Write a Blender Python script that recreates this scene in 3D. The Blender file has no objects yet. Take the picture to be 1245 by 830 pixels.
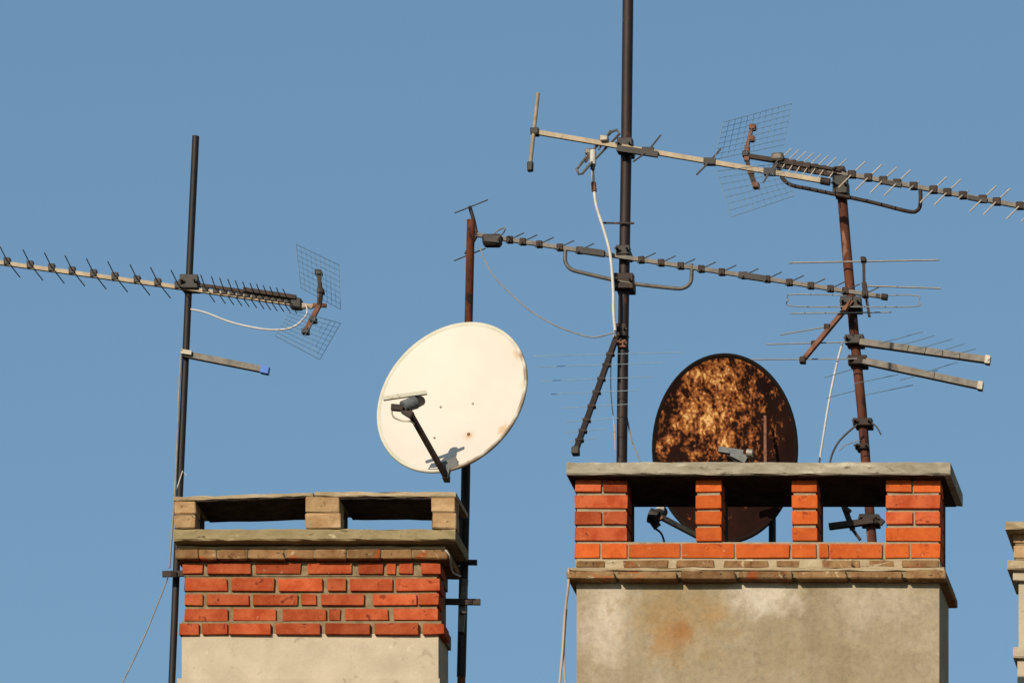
import bpy, math, random
from mathutils import Vector, Matrix
random.seed(7)
R = math.radians
S = bpy.context.scene
COL = S.collection

# ------------------------------------------------------------------ camera
# Long lens far below the roofs; the frame is an upper-left crop of its field (lens shift),
# so verticals stay vertical and level edges stay level as in the photograph.
W0, H0 = 1245.0, 830.0
PPM = 236.0                      # photo pixels per metre on the chimney front plane (y = 0)
DIST = 40.0
FPX = PPM * DIST
VX, VY = 2455.0, 3976.0          # vanishing point of the depth lines, photo pixels
def P(px, py, y=0.0):
    """world point seen at photo pixel (px, py), standing at depth y"""
    k = (DIST + y) / FPX
    return Vector(((VX - W0/2)/PPM + (px - VX)*k, y, (H0/2 - VY)/PPM - (py - VY)*k))
cam = bpy.data.cameras.new('camera')
camo = bpy.data.objects.new('camera', cam); COL.objects.link(camo)
camo.location = ((VX - W0/2)/PPM, -DIST, (H0/2 - VY)/PPM)
camo.rotation_euler = (math.pi/2, 0, 0)
cam.sensor_width = 36; cam.sensor_fit = 'HORIZONTAL'
cam.lens = 36 * FPX / W0
cam.shift_x = (W0/2 - VX)/W0
cam.shift_y = (VY - H0/2)/W0
cam.clip_start = 1; cam.clip_end = 2000
S.camera = camo

# ------------------------------------------------------------------ light
SUN_AZ, SUN_EL = 19.0, 23.0      # sun behind the camera's left shoulder, low
world = bpy.data.worlds.new('World'); S.world = world; world.use_nodes = True
wn = world.node_tree
sky = wn.nodes.new('ShaderNodeTexSky'); sky.sky_type = 'NISHITA'; sky.sun_disc = False
sky.sun_elevation = R(SUN_EL); sky.sun_rotation = R(180 + SUN_AZ)
sky.altitude = 300; sky.air_density = 1.25; sky.dust_density = 0.6; sky.ozone_density = 3.6
bgn = wn.nodes['Background']; bgn.inputs[1].default_value = 0.114
tint = wn.nodes.new('ShaderNodeMix'); tint.data_type = 'RGBA'; tint.blend_type = 'MULTIPLY'      # even tint of the whole sky
tint.inputs[0].default_value = 1.0; tint.inputs[7].default_value = (.895, .95, .90, 1)
wn.links.new(sky.outputs[0], tint.inputs[6]); wn.links.new(tint.outputs[2], bgn.inputs[0])
sl = bpy.data.lights.new('sun', 'SUN'); sl.energy = 4.8; sl.angle = R(0.5); sl.color = (1.0, 0.87, 0.69)
so = bpy.data.objects.new('sun', sl); COL.objects.link(so)
sd = Vector((-math.sin(R(SUN_AZ))*math.cos(R(SUN_EL)), -math.cos(R(SUN_AZ))*math.cos(R(SUN_EL)), math.sin(R(SUN_EL))))
so.rotation_euler = (-sd).to_track_quat('-Z', 'Y').to_euler(); so.location = (-6, -8, 6)
S.view_settings.view_transform = 'Standard'; S.view_settings.look = 'None'
S.view_settings.exposure = 0.0; S.view_settings.gamma = 1; S.view_settings.use_curve_mapping = False

# ------------------------------------------------------------------ materials
def nodes(name):
    m = bpy.data.materials.new(name); m.use_nodes = True
    return m, m.node_tree, m.node_tree.nodes['Principled BSDF']
def N(nt, t, **kw):
    n = nt.nodes.new(t)
    for k, v in kw.items():
        if k in n.inputs: n.inputs[k].default_value = v
        else: setattr(n, k, v)
    return n
def noise(nt, scale, detail=6, rough=.6, dist=0.0, stretch=None, seed=None):
    tc = nt.nodes.new('ShaderNodeTexCoord')
    mp = nt.nodes.new('ShaderNodeMapping')
    if stretch: mp.inputs['Scale'].default_value = stretch
    nt.links.new(tc.outputs['Object'], mp.inputs[0])
    src = mp.outputs[0]
    if seed:                                              # every object samples its own patch
        oi = nt.nodes.new('ShaderNodeObjectInfo')
        ml = N(nt, 'ShaderNodeMath', operation='MULTIPLY'); ml.inputs[1].default_value = 37.0
        nt.links.new(oi.outputs['Random'], ml.inputs[0])
        cb = nt.nodes.new('ShaderNodeCombineXYZ')
        for i in range(3): nt.links.new(ml.outputs[0], cb.inputs[i])
        nt.links.new(cb.outputs[0], mp.inputs['Location'])
    n = nt.nodes.new('ShaderNodeTexNoise')
    n.inputs['Scale'].default_value = scale; n.inputs['Detail'].default_value = detail
    n.inputs['Roughness'].default_value = rough; n.inputs['Distortion'].default_value = dist
    nt.links.new(src, n.inputs['Vector'])
    return n.outputs['Fac']
def ramp(nt, fac, stops):
    r = nt.nodes.new('ShaderNodeValToRGB'); el = r.color_ramp.elements
    while len(el) < len(stops): el.new(0.5)
    for e, (p, c) in zip(el, stops):
        e.position = p; e.color = (*c, 1) if isinstance(c, tuple) else (c, c, c, 1)
    nt.links.new(fac, r.inputs[0]); return r.outputs[0]
def mix(nt, fac, a, b, mode='MIX'):
    m = nt.nodes.new('ShaderNodeMix'); m.data_type = 'RGBA'; m.blend_type = mode
    for i, v in ((0, fac), (6, a), (7, b)):
        if hasattr(v, 'links'): nt.links.new(v, m.inputs[i])
        elif isinstance(v, tuple): m.inputs[i].default_value = (*v, 1)
        else: m.inputs[i].default_value = v
    return m.outputs[2]
def bump(nt, bs, h, strength=.4, dist=.004):
    b = nt.nodes.new('ShaderNodeBump'); b.inputs['Strength'].default_value = strength
    b.inputs['Distance'].default_value = dist
    nt.links.new(h, b.inputs['Height']); nt.links.new(b.outputs[0], bs.inputs['Normal'])
TRIM = {'brick_red': (.60, .53, .52), 'brick_orange': (.66, .56, .48), 'brick_weathered': (.52, .44, .36), 'brick_pale': (.66, .60, .52),
        'mortar': (.46, .42, .35), 'mortar_pale': (.48, .44, .38), 'concrete_slab': (.66, .66, .64), 'concrete_tan': (.68, .70, .72),
        'concrete_mossy': (.68, .66, .58), 'cream_render': (.74, .73, .71), 'weathered_aluminium': (.6, .6, .6), 'beige_aluminium': (.50, .49, .47),
        'grey_aluminium': (.44, .44, .44), 'painted_mast': (.55, .55, .6), 'dark_mast': (.7, .7, .7), 'rusty_mast': (.50, .52, .58), 'rust_red_mast': (.42, .46, .55),
        'dark_iron': (.5, .5, .5), 'cream_dish_rim': (.66, .68, .64), 'lnb_pale': (.7, .7, .7), 'rusty_cap': (.7, .7, .7), 'thin_wire': (.95, 1.1, 1.2),
        'grey_cable': (.7, .7, .7), 'white_cable': (.75, .75, .75), 'tan_cable': (.75, .75, .75), 'lnb_grey': (.6, .6, .6), 'faded_rod': (.7, .7, .7)}
def mat(name, c1, c2, scale=12, rough=.85, metal=0.0, bmp=.4, bd=.004, lo=.35, hi=.65, stretch=None,
        spots=None, vary=0.0, seed=False, fine=60):
    m, nt, bs = nodes(name)
    k = TRIM.get(name, (1, 1, 1)); tr = lambda c: tuple(a*b for a, b in zip(c, k))
    c1, c2 = tr(c1), tr(c2)
    if spots: spots = [(q, tr(c), th) for q, c, th in spots]
    f = noise(nt, scale, 8, .62, .3, stretch, seed)
    col = ramp(nt, f, [(lo, c1), (hi, c2)])
    if spots:                                              # (colour, scale, threshold)
        for sc_, c, th in spots:
            s = ramp(nt, noise(nt, sc_, 5, .65, .5, stretch, seed), [(th, 0.0), (th + .07, 1.0)])
            col = mix(nt, s, col, c)
    if vary:
        oi = nt.nodes.new('ShaderNodeObjectInfo')
        v = ramp(nt, oi.outputs['Random'], [(0, 1 - vary), (1, 1 + vary*.6)])
        col = mix(nt, 1.0, col, v, 'MULTIPLY')
    nt.links.new(col, bs.inputs['Base Color'])
    bs.inputs['Roughness'].default_value = rough; bs.inputs['Metallic'].default_value = metal
    bs.inputs['Specular IOR Level'].default_value = .12 if rough >= .8 else .3
    if bmp: bump(nt, bs, noise(nt, fine, 6, .7), bmp, bd)
    return m
M = {}
M['brick'] = mat('brick_red', (.54, .098, .030), (.74, .19, .072), 11, .9, lo=.38, hi=.62, vary=.36, seed=True, bmp=.9, bd=.005, fine=90,
                 spots=[(22, (.30, .052, .022), .60), (30, (.80, .42, .24), .66), (44, (.16, .06, .03), .68)])
M['brick_bright'] = mat('brick_orange', (.64, .135, .032), (.80, .20, .050), 16, .9, vary=.18, seed=True, bmp=.6, bd=.003, fine=90,
                 spots=[(20, (.42, .08, .024), .60), (30, (.85, .48, .26), .66), (44, (.20, .07, .03), .68)])
M['brick_worn'] = mat('brick_weathered', (.30, .17, .085), (.50, .36, .21), 14, .95, vary=.22, seed=True, bmp=.8, bd=.004, fine=70,
                 spots=[(9, (.55, .17, .06), .58), (20, (.75, .66, .48), .60), (26, (.07, .05, .035), .60)])
M['brick_pale'] = mat('brick_pale', (.44, .28, .15), (.70, .52, .33), 9, .95, vary=.2, seed=True, bmp=.9, bd=.004, fine=60,
                 spots=[(15, (.58, .25, .10), .63), (24, (.16, .10, .06), .61)], stretch=(1, 1, 1.5))
M['mortar'] = mat('mortar', (.36, .28, .185), (.56, .46, .33), 22, .97, bmp=.9, bd=.005, spots=[(30, (.16, .12, .085), .67)])
M['mortar_pale'] = mat('mortar_pale', (.50, .42, .32), (.70, .62, .50), 22, .97, bmp=.9, bd=.005, spots=[(30, (.22, .17, .12), .67)])
M['soot_and_shade'] = mat('soot_and_shade_mortar', (.018, .013, .010), (.05, .035, .027), 14, 1.0, bmp=.8)  # soot of the flue cores; also the painted shade under the slabs
M['slab'] = mat('concrete_slab', (.32, .275, .205), (.56, .50, .40), 14, .95, bmp=.8, bd=.004,
                stretch=(.5, 1, 1.4), spots=[(14, (.70, .64, .52), .60), (26, (.17, .14, .10), .62), (40, (.12, .10, .07), .66)])
M['slab_tan'] = mat('concrete_tan', (.42, .31, .18), (.60, .47, .30), 15, .95, bmp=.8, bd=.004,
                stretch=(.5, 1, 1.4), spots=[(12, (.76, .64, .46), .60), (22, (.22, .15, .09), .61)])
M['slab_grey'] = mat('concrete_mossy', (.30, .24, .14), (.44, .36, .23), 18, .95, bmp=.8, bd=.004,
                stretch=(.5, 1, 1.2), spots=[(18, (.16, .13, .07), .60), (30, (.66, .58, .42), .64)])
M['cream'] = mat('cream_render', (.53, .45, .34), (.65, .56, .43), 6, .93, bmp=.8, bd=.004, spots=[(11, (.46, .38, .28), .62), (38, (.44, .36, .27), .64), (17, (.72, .64, .52), .64)])
M['mast'] = mat('painted_mast', (.018, .011, .009), (.050, .024, .018), 9, .6, stretch=(1, 1, .35), bmp=.3, spots=[(12, (.19, .065, .030), .62)])
M['mast_dark'] = mat('dark_mast', (.010, .008, .008), (.028, .018, .015), 8, .6, stretch=(1, 1, .35), bmp=.3, spots=[(16, (.12, .045, .025), .66)])
M['mast_rust'] = mat('rusty_mast', (.10, .034, .022), (.24, .080, .042), 9, .8, stretch=(1, 1, .3), bmp=.5, spots=[(12, (.055, .030, .026), .58), (20, (.42, .22, .14), .62)])
M['rust_red'] = mat('rust_red_mast', (.16, .042, .018), (.42, .12, .04), 6, .85, stretch=(1, 1, .5), bmp=.6, lo=.4, hi=.6, spots=[(14, (.04, .022, .018), .54)])
M['black'] = mat('black_plastic', (.016, .014, .013), (.035, .028, .024), 14, .6, bmp=.2)
M['iron'] = mat('dark_iron', (.03, .02, .016), (.09, .05, .034), 25, .7, bmp=.5, spots=[(30, (.20, .08, .035), .62)])
M['alu'] = mat('weathered_aluminium', (.36, .32, .26), (.58, .53, .44), 22, .55, .35, bmp=.3, spots=[(22, (.14, .11, .085), .62)])
M['alu_beige'] = mat('beige_aluminium', (.46, .37, .26), (.66, .54, .39), 18, .6, .2, bmp=.2, spots=[(26, (.22, .16, .10), .66)])
M['alu_grey'] = mat('grey_aluminium', (.19, .17, .15), (.34, .30, .255), 24, .6, .3, bmp=.3)
M['rod_beige'] = mat('rod_beige', (.44, .37, .29), (.56, .48, .38), 18, .7, bmp=0)
M['wire'] = mat('thin_wire', (.20, .24, .26), (.30, .33, .34), 20, .6, .3, bmp=0)
M['thin'] = mat('faded_rod', (.28, .28, .27), (.40, .38, .35), 20, .6, .2, bmp=0)
M['brown'] = mat('rusty_cap', (.16, .07, .045), (.30, .14, .09), 30, .8, bmp=.4)
M['white_cable'] = mat('white_cable', (.58, .55, .52), (.76, .72, .68), 20, .6, bmp=0)
M['grey_cable'] = mat('grey_cable', (.25, .24, .23), (.38, .36, .33), 20, .7, bmp=0)
M['tan_cable'] = mat('tan_cable', (.52, .36, .26), (.68, .52, .42), 8, .7, bmp=0)
M['dark_cable'] = mat('dark_cable', (.03, .03, .032), (.07, .065, .06), 20, .6, bmp=0)
M['blue'] = mat('blue_cap', (.004, .10, .42), (.008, .13, .50), 20, .5, bmp=0)
M['lnb'] = mat('lnb_grey', (.13, .14, .145), (.24, .25, .25), 30, .6, bmp=.1)
M['lnb_pale'] = mat('lnb_pale', (.55, .52, .46), (.74, .70, .62), 30, .6, bmp=.1)

def blob_mask(nt, c, rad, amp=.6, scale=6):
    """soft irregular patch round a point of the object's own space"""
    tc = nt.nodes.new('ShaderNodeTexCoord')
    v = N(nt, 'ShaderNodeVectorMath', operation='SUBTRACT'); nt.links.new(tc.outputs['Object'], v.inputs[0]); v.inputs[1].default_value = c
    d = N(nt, 'ShaderNodeVectorMath', operation='MULTIPLY'); nt.links.new(v.outputs[0], d.inputs[0]); d.inputs[1].default_value = [1/r for r in rad]
    l = N(nt, 'ShaderNodeVectorMath', operation='LENGTH'); nt.links.new(d.outputs[0], l.inputs[0])
    n = noise(nt, scale, 7, .62, .2)
    a = N(nt, 'ShaderNodeMath', operation='MULTIPLY_ADD'); nt.links.new(n, a.inputs[0]); a.inputs[1].default_value = amp*2
    a.inputs[2].default_value = -amp
    s = N(nt, 'ShaderNodeMath', operation='ADD'); nt.links.new(l.outputs['Value'], s.inputs[0]); nt.links.new(a.outputs[0], s.inputs[1])
    return s.outputs[0]
def cracks(nt, scale, width=.006, depth=.80):
    """hairline cracks: cell borders, broken up by a noise so that only stretches show"""
    tc = nt.nodes.new('ShaderNodeTexCoord'); n = nt.nodes.new('ShaderNodeTexNoise'); n.inputs['Scale'].default_value = 5; n.inputs['Detail'].default_value = 6
    nt.links.new(tc.outputs['Object'], n.inputs['Vector'])
    a = N(nt, 'ShaderNodeVectorMath', operation='MULTIPLY_ADD'); nt.links.new(n.outputs['Color'], a.inputs[0]); a.inputs[1].default_value = (.28, .28, .28)
    nt.links.new(tc.outputs['Object'], a.inputs[2])
    v = nt.nodes.new('ShaderNodeTexVoronoi'); v.feature = 'DISTANCE_TO_EDGE'; v.inputs['Scale'].default_value = scale
    nt.links.new(a.outputs[0], v.inputs['Vector'])
    line = ramp(nt, v.outputs['Distance'], [(0.0, depth), (width*scale*.6, 1.0)])
    keep = ramp(nt, noise(nt, 1.7, 3, .5), [(.50, 0.0), (.58, 1.0)])
    return mix(nt, keep, (1, 1, 1), line)
def stained_plaster(base):
    m, nt, bs = nodes('stained_render')
    col = ramp(nt, noise(nt, 3.2, 8, .62, .4), [(.30, (.37, .30, .185)), (.50, (.45, .375, .25)), (.68, (.54, .47, .35))])
    col = mix(nt, ramp(nt, noise(nt, 14, 6, .7), [(.60, 0.0), (.72, .5)]), col, (.33, .265, .165))
    for (px, py, rx, rz, c, o) in ((742, 756, .17, .26, (.74, .66, .53), .85), (928, 726, .24, .12, (.78, .71, .59), .9), (1060, 730, .25, .14, (.62, .54, .42), .6), (955, 800, .2, .12, (.42, .33, .2), .5),
                                   (820, 735, .30, .14, (.42, .31, .165), .8), (1015, 790, .16, .25, (.36, .275, .165), .6),
                                   (820, 762, .36, .24, (.44, .31, .15), .75), (812, 772, .14, .15, (.47, .27, .11), .75), (826, 766, .07, .08, (.46, .20, .06), .65), (868, 745, .07, .06, (.50, .30, .12), .5)):
        p = P(px, py) - base
        msk = ramp(nt, blob_mask(nt, (p.x, 0.0, p.z), (rx, 9, rz), .9, 13), [(.25, o), (1.0, 0.0)])
        col = mix(nt, msk, col, c)
    col = mix(nt, 1.0, col, (.645, .63, .62), 'MULTIPLY')
    g = ramp(nt, noise(nt, 42, 4, .75), [(.34, .84), (.52, 1.0), (.70, 1.09)])
    col = mix(nt, 1.0, col, g, 'MULTIPLY')
    blot = ramp(nt, noise(nt, 9, 7, .72, .8), [(.36, .93), (.50, 1.0), (.66, 1.08)])
    col = mix(nt, .9, col, blot, 'MULTIPLY')
    run = ramp(nt, noise(nt, 7, 5, .6, .2, (1.6, 1, .16)), [(.55, 1.0), (.72, .86)])
    col = mix(nt, .8, col, run, 'MULTIPLY')
    col = mix(nt, 1.0, col, cracks(nt, 2.4), 'MULTIPLY')
    nt.links.new(col, bs.inputs['Base Color']); bs.inputs['Roughness'].default_value = .95
    bump(nt, bs, noise(nt, 26, 8, .7), .7, .006)
    return m

# ------------------------------------------------------------------ mesh helpers
class MB:
    def __init__(s): s.v, s.f, s.m, s.sm = [], [], [], []
    def add(s, vs, fs, mi=0, smooth=False):
        b = len(s.v); s.v += [Vector(v) for v in vs]
        for f in fs: s.f.append([b + i for i in f]); s.m.append(mi); s.sm.append(smooth)
    def box(s, lo, hi, mi=0, jit=0.0):
        (a, b, c), (d, e, f) = lo, hi
        j = lambda: random.uniform(-jit, jit)
        vs = [(x + j(), y + j(), z + j()) for x in (a, d) for y in (b, e) for z in (c, f)]
        s.add(vs, [(0,1,3,2), (4,6,7,5), (0,4,5,1), (2,3,7,6), (0,2,6,4), (1,5,7,3)], mi)
    def chamfer(s, lo, hi, ch=.003, mi=0, jit=.0015):
        """box with its edges knocked off, corners jittered"""
        cx, cy, cz = [(a + b)/2 for a, b in zip(lo, hi)]
        hx, hy, hz = [(b - a)/2 for a, b in zip(lo, hi)]
        import itertools
        vs, idx = [], {}
        for sx, sy, sz in itertools.product((-1, 1), repeat=3):
            jx, jy, jz = [random.uniform(-jit, jit) for _ in range(3)]
            for ax in range(3):
                c = ch * random.uniform(.6, 1.7)
                x = cx + sx*(hx - (0 if ax == 0 else c)) + jx
                y = cy + sy*(hy - (0 if ax == 1 else c)) + jy
                z = cz + sz*(hz - (0 if ax == 2 else c)) + jz
                idx[(sx, sy, sz, ax)] = len(vs); vs.append((x, y, z))
        g = lambda x, y, z, a: idx[(x, y, z, a)]
        fs = []
        for q in (-1, 1):
            fs.append([g(q,-1,-1,0), g(q,1,-1,0), g(q,1,1,0), g(q,-1,1,0)])
            fs.append([g(-1,q,-1,1), g(1,q,-1,1), g(1,q,1,1), g(-1,q,1,1)])
            fs.append([g(-1,-1,q,2), g(1,-1,q,2), g(1,1,q,2), g(-1,1,q,2)])
            for r in (-1, 1):
                fs.append([g(q,r,-1,0), g(q,r,1,0), g(q,r,1,1), g(q,r,-1,1)])
                fs.append([g(q,-1,r,0), g(q,1,r,0), g(q,1,r,2), g(q,-1,r,2)])
                fs.append([g(-1,q,r,1), g(1,q,r,1), g(1,q,r,2), g(-1,q,r,2)])
                for t in (-1, 1): fs.append([g(q,r,t,0), g(q,r,t,1), g(q,r,t,2)])
        s.add(vs, fs, mi)
    def tube(s, pts, r, mi=0, n=8, cap=True, r2=None):
        pts = [Vector(p) for p in pts]; r2 = r if r2 is None else r2
        prev = None; rings = []; vs = []
        for i, p in enumerate(pts):
            t = (pts[min(i+1, len(pts)-1)] - pts[max(i-1, 0)]).normalized()
            if prev is None:
                a = Vector((0, 0, 1)) if abs(t.z) < .8 else Vector((1, 0, 0))
                prev = t.cross(a).normalized()
            u = (prev - t*prev.dot(t)).normalized(); w = t.cross(u); prev = u
            rr = r + (r2 - r)*i/(len(pts)-1)
            for k in range(n):
                a = 2*math.pi*k/n; vs.append(p + (u*math.cos(a) + w*math.sin(a))*rr)
        fs = [[i*n + k, i*n + (k+1) % n, (i+1)*n + (k+1) % n, (i+1)*n + k] for i in range(len(pts)-1) for k in range(n)]
        s.add(vs, fs, mi, True)
        if cap:
            m = (len(pts)-1)*n
            s.add([vs[k] for k in range(n)], [list(range(n))[::-1]], mi); s.add([vs[m+k] for k in range(n)], [list(range(n))], mi)
    def bar(s, a, b, w, h, mi=0, up=(0, 0, 1)):
        """rectangular bar from a to b; h along up"""
        a, b = Vector(a), Vector(b); t = (b - a).normalized(); up = Vector(up)
        if abs(t.dot(up)) > .95: up = Vector((0, 1, 0))
        u = t.cross(up).normalized(); v = u.cross(t).normalized()
        vs = [p + u*w/2*i + v*h/2*j for p in (a, b) for i in (-1, 1) for j in (-1, 1)]
        s.add(vs, [(0,1,3,2), (4,6,7,5), (0,4,5,1), (2,3,7,6), (0,2,6,4), (1,5,7,3)], mi)
    def build(s, name, mats, parent=None, base=None):
        """parent: the thing (or part) this belongs to. base: origin in world space"""
        if not isinstance(mats, (list, tuple)): mats = [mats]
        o0 = Vector(base) if base is not None else (Vector(parent['_b']) if parent is not None else Vector())
        me = bpy.data.meshes.new(name)
        me.from_pydata([v - o0 for v in s.v], [], s.f)
        for m in mats: me.materials.append(M[m] if isinstance(m, str) else m)
        for p, mi, sm in zip(me.polygons, s.m, s.sm): p.material_index = mi; p.use_smooth = sm
        import bmesh
        bm = bmesh.new(); bm.from_mesh(me); bmesh.ops.recalc_face_normals(bm, faces=bm.faces); bm.to_mesh(me); bm.free()
        o = bpy.data.objects.new(name, me); COL.objects.link(o)
        if parent is not None:
            o.parent = parent; o['_b'] = parent['_b']
        else:
            o.location = o0; o['_b'] = tuple(o0)
        return o
def tag(o, label, cat, group=None):
    o['label'] = label; o['category'] = cat
    if group: o['group'] = group
    return o
def thing(name, base, label, cat, group=None):
    o = bpy.data.objects.new(name, None); COL.objects.link(o)
    o.location = base; o['_b'] = tuple(base); o.empty_display_size = .1
    return tag(o, label, cat, group)
def curve(pts, sub=6):
    """Catmull-Rom through the points"""
    pts = [Vector(p) for p in pts]; out = []
    for i in range(len(pts)-1):
        p0, p1, p2, p3 = pts[max(i-1, 0)], pts[i], pts[i+1], pts[min(i+2, len(pts)-1)]
        for k in range(sub):
            t = k/sub
            out.append(.5*((2*p1) + (p2-p0)*t + (2*p0-5*p1+4*p2-p3)*t*t + (3*p1-p0-3*p2+p3)*t**3))
    return out + [pts[-1]]
def PX(n): return n/PPM
def cable(name, pix, y, r, m, label, cat='cable', parent=None):
    pts = [P(p[0], p[1], p[2] if len(p) > 2 else y) for p in pix]
    mb = MB(); mb.tube(curve(pts), r, 0, 6)
    if parent is not None: return mb.build(name, m, parent)
    return tag(mb.build(name, m, None, pts[-1]), label, cat)

# box given by photo pixels on its front plane y0, reaching back to y1
def pbox(mb, x0, x1, yt, yb, y0, y1, mi=0, jit=0.0, ch=None):
    a = P(x0, yb, y0); b = P(x1, yt, y0)
    if ch is None: mb.box((a.x, y0, a.z), (b.x, y1, b.z), mi, jit)
    else: mb.chamfer((a.x, y0, a.z), (b.x, y1, b.z), ch, mi, jit)
def brick(parent, x0, x1, yt, yb, y0, y1, m='brick', name='brick', ch=.0016, jit=.0022):
    if name == 'brick': x0 -= .6; x1 += .6; yb += .5; yt -= .3
    mb = MB(); d = random.uniform(-.004, .004)
    pbox(mb, x0, x1, yt, yb, y0 + d, y1, 0, jit, ch)
    return mb.build(name, m, parent)
def rough_slab(parent, name, x0, x1, yt, yb, y0, y1, m, dy=(0, 0), ch=.006, n=10):
    """slab with a slightly uneven arris; dy: extra drop in px of the left and right ends"""
    mb = MB(); k = n
    rows = []
    prof = lambda yy0, yy1, a, b: [(yy0 + ch, a), (yy0, a + ch), (yy0, b - ch), (yy0 + ch, b), (yy1 - ch, b), (yy1, b - ch), (yy1, a + ch), (yy1 - ch, a)]
    vs = []
    for i in range(k+1):
        t = i/k; A = P(x0 + (x1-x0)*t, yt, y0); B = P(x0, yb, y0)
        dz = -(dy[0] + (dy[1]-dy[0])*t)/PPM
        for j, (yy, zz) in enumerate(prof(y0, y1, A.z, B.z)):
            q = .0026
            if j in (0, 1, 2, 3) and random.random() < .07: yy += random.uniform(.004, .010)
            zz = zz if j not in (1, 2, 5, 6) else (A.z - ch if j in (1, 6) else B.z + ch)
            vs.append((A.x, yy + random.uniform(-q, q), zz + dz + random.uniform(-q, q)))
    fs = [[i*8 + j, i*8 + (j+1) % 8, (i+1)*8 + (j+1) % 8, (i+1)*8 + j] for i in range(k) for j in range(8)]
    fs += [list(range(8)), [k*8 + j for j in range(8)][::-1]]
    mb.add(vs, fs)
    return mb.build(name, m, parent)

LOW = 1500      # px: how far down the chimney shafts go below the frame

# ------------------------------------------------------------------ ground and the building the chimneys stand on (unseen below the frame, added dark to block light from below)
M['street'] = mat('street', (.040, .038, .036), (.060, .057, .053), .8, .95, bmp=.3)
M['tiles'] = mat('old_roof_tiles', (.024, .017, .014), (.045, .030, .024), 3, .95, bmp=.6, spots=[(5, (.035, .03, .025), .6)])
M['facade'] = mat('facade', (.10, .085, .07), (.14, .12, .09), 2, .95)
def structure(mb, name, m):
    o = mb.build(name, m); o['kind'] = 'structure'; return o
mb = MB(); mb.add([(-900, -900, -17), (900, -900, -17), (900, 900, -17), (-900, 900, -17)], [(0, 1, 2, 3)]); structure(mb, 'ground', 'street')
mb = MB(); mb.box((-9, -4.6, -16.99), (9, 8.6, -6.15)); structure(mb, 'facade', 'facade')
ZR = -3.7
mb = MB(); mb.add([(-9.4, -5.2, -6.2), (9.4, -5.2, -6.2), (9.4, 2.0, ZR), (-9.4, 2.0, ZR), (-9.4, 9.2, -6.2), (9.4, 9.2, -6.2),
                   (-9.4, -5.2, -6.4), (9.4, -5.2, -6.4), (-9.4, 9.2, -6.4), (9.4, 9.2, -6.4)],
                  [(0, 1, 2, 3), (3, 2, 5, 4), (6, 8, 9, 7), (0, 6, 7, 1), (4, 5, 9, 8), (0, 3, 4, 8, 6), (1, 7, 9, 5, 2)]); structure(mb, 'roof', 'tiles')

# ------------------------------------------------------------------ right-hand chimney (stained render, open brick top)
bR = P(922, LOW, .18)
chR = thing('chimney', bR, 'wide chimney of stained beige render with open orange brick top under one grey concrete slab', 'chimney', 'chimneys along the roof')
M['stained'] = stained_plaster(bR)
D = .36
mb = MB(); pbox(mb, 701, 1142, 704, LOW, .004, D - .008, 0); mb.build('shaft', 'stained', chR)
# weathered cornice bricks
xs = [689, 746, 752, 822, 828, 893, 899, 962, 968, 1028, 1034, 1096, 1102, 1149]
for a, b in zip(xs[::2], xs[1::2]):
    brick(chR, a - .5, b + .8, 693.5 + random.uniform(-.5, .5), 702.5, -.066, D + .03, 'brick_worn', 'cornice_brick', .004, .0025)
mb = MB(); pbox(mb, 691, 1147, 694.5, 701.5, -.045, D + .025, 0); mb.build('cornice_mortar', 'mortar', chR)
mb = MB()
rough_slab(chR, 'mortar_ledge', 690, 1148, 689.5, 693.2, -.048, D + .02, 'slab_tan', n=24, ch=.003)
xs = [700, 735, 758, 812, 822, 868, 880, 934, 944, 972, 1000, 1045, 1056, 1088, 1096, 1142]
for a, b in zip(xs[::2], xs[1::2]):
    brick(chR, a, b, 680.5, 689.4, -.006, D, 'brick_worn', 'course_brick', .004, .003)
mb = MB(); pbox(mb, 699.5, 1142.5, 679.5, 690, -.001, D - .005, 0); mb.build('bed_mortar', 'slab_tan', chR)
# sill course and piers
rows = [(583.5, 597), (601.8, 617), (621.6, 636.2), (641.2, 656.5)]
for a, b in ((699.5, 728.5), (732.5, 761), (764.5, 826), (829.5, 892), (895.5, 959), (963, 991.5), (996.5, 1006.5), (1009.5, 1072), (1077, 1104.5), (1108, 1142.5)):
    brick(chR, a, b, 660.8, 677.2, -.004, .115, 'brick_bright')
mb = MB(); pbox(mb, 701, 1141, 658.6, 680, .006, .11, 0); mb.build('sill_mortar', 'mortar_pale', chR)
piers = [(700, 762, True, 'brick'), (846.5, 876.5, False, 'brick_bright'), (963.5, 993, False, 'brick_bright'), (1077.5, 1142.5, True, 'brick_bright')]
for (a, b, wide, mm) in piers:
    for i, (t, u) in enumerate(rows):
        m_ = mm if not (mm == 'brick_bright' and i in (1, 2) and a > 1000) else 'brick'
        if wide and i in (0, 2):
            c = (a + b)/2 + random.uniform(-1.5, 1.5)
            brick(chR, a, c - 1.8, t, u, -.004, .115, m_); brick(chR, c + 1.8, b, t, u, -.004, .115, m_)
        else: brick(chR, a + random.uniform(-.4, .4), b + random.uniform(-.4, .4), t, u, -.004, .115, m_)
    mb = MB(); pbox(mb, a + 1.4, b - 1.2, 577, 660, .008, .112, 0)
    mb.build('pier_mortar', 'mortar_pale', chR)
    mb = MB(); pbox(mb, a + .5, b - .7, 577, 680, .118, D - .004, 0); mb.build('pier_core', 'soot_and_shade', chR)
# side and rear bricks of the corner piers (what a step to the side would show)
for i, (t, u) in enumerate(rows + [(660.8, 677.2)]):
    for (a, b) in ((1135, 1143.3), (699.2, 707)):
        brick(chR, a, b, t, u, .13, .235, 'brick'); brick(chR, a, b, t, u, .247, D + .003, 'brick')
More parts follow.
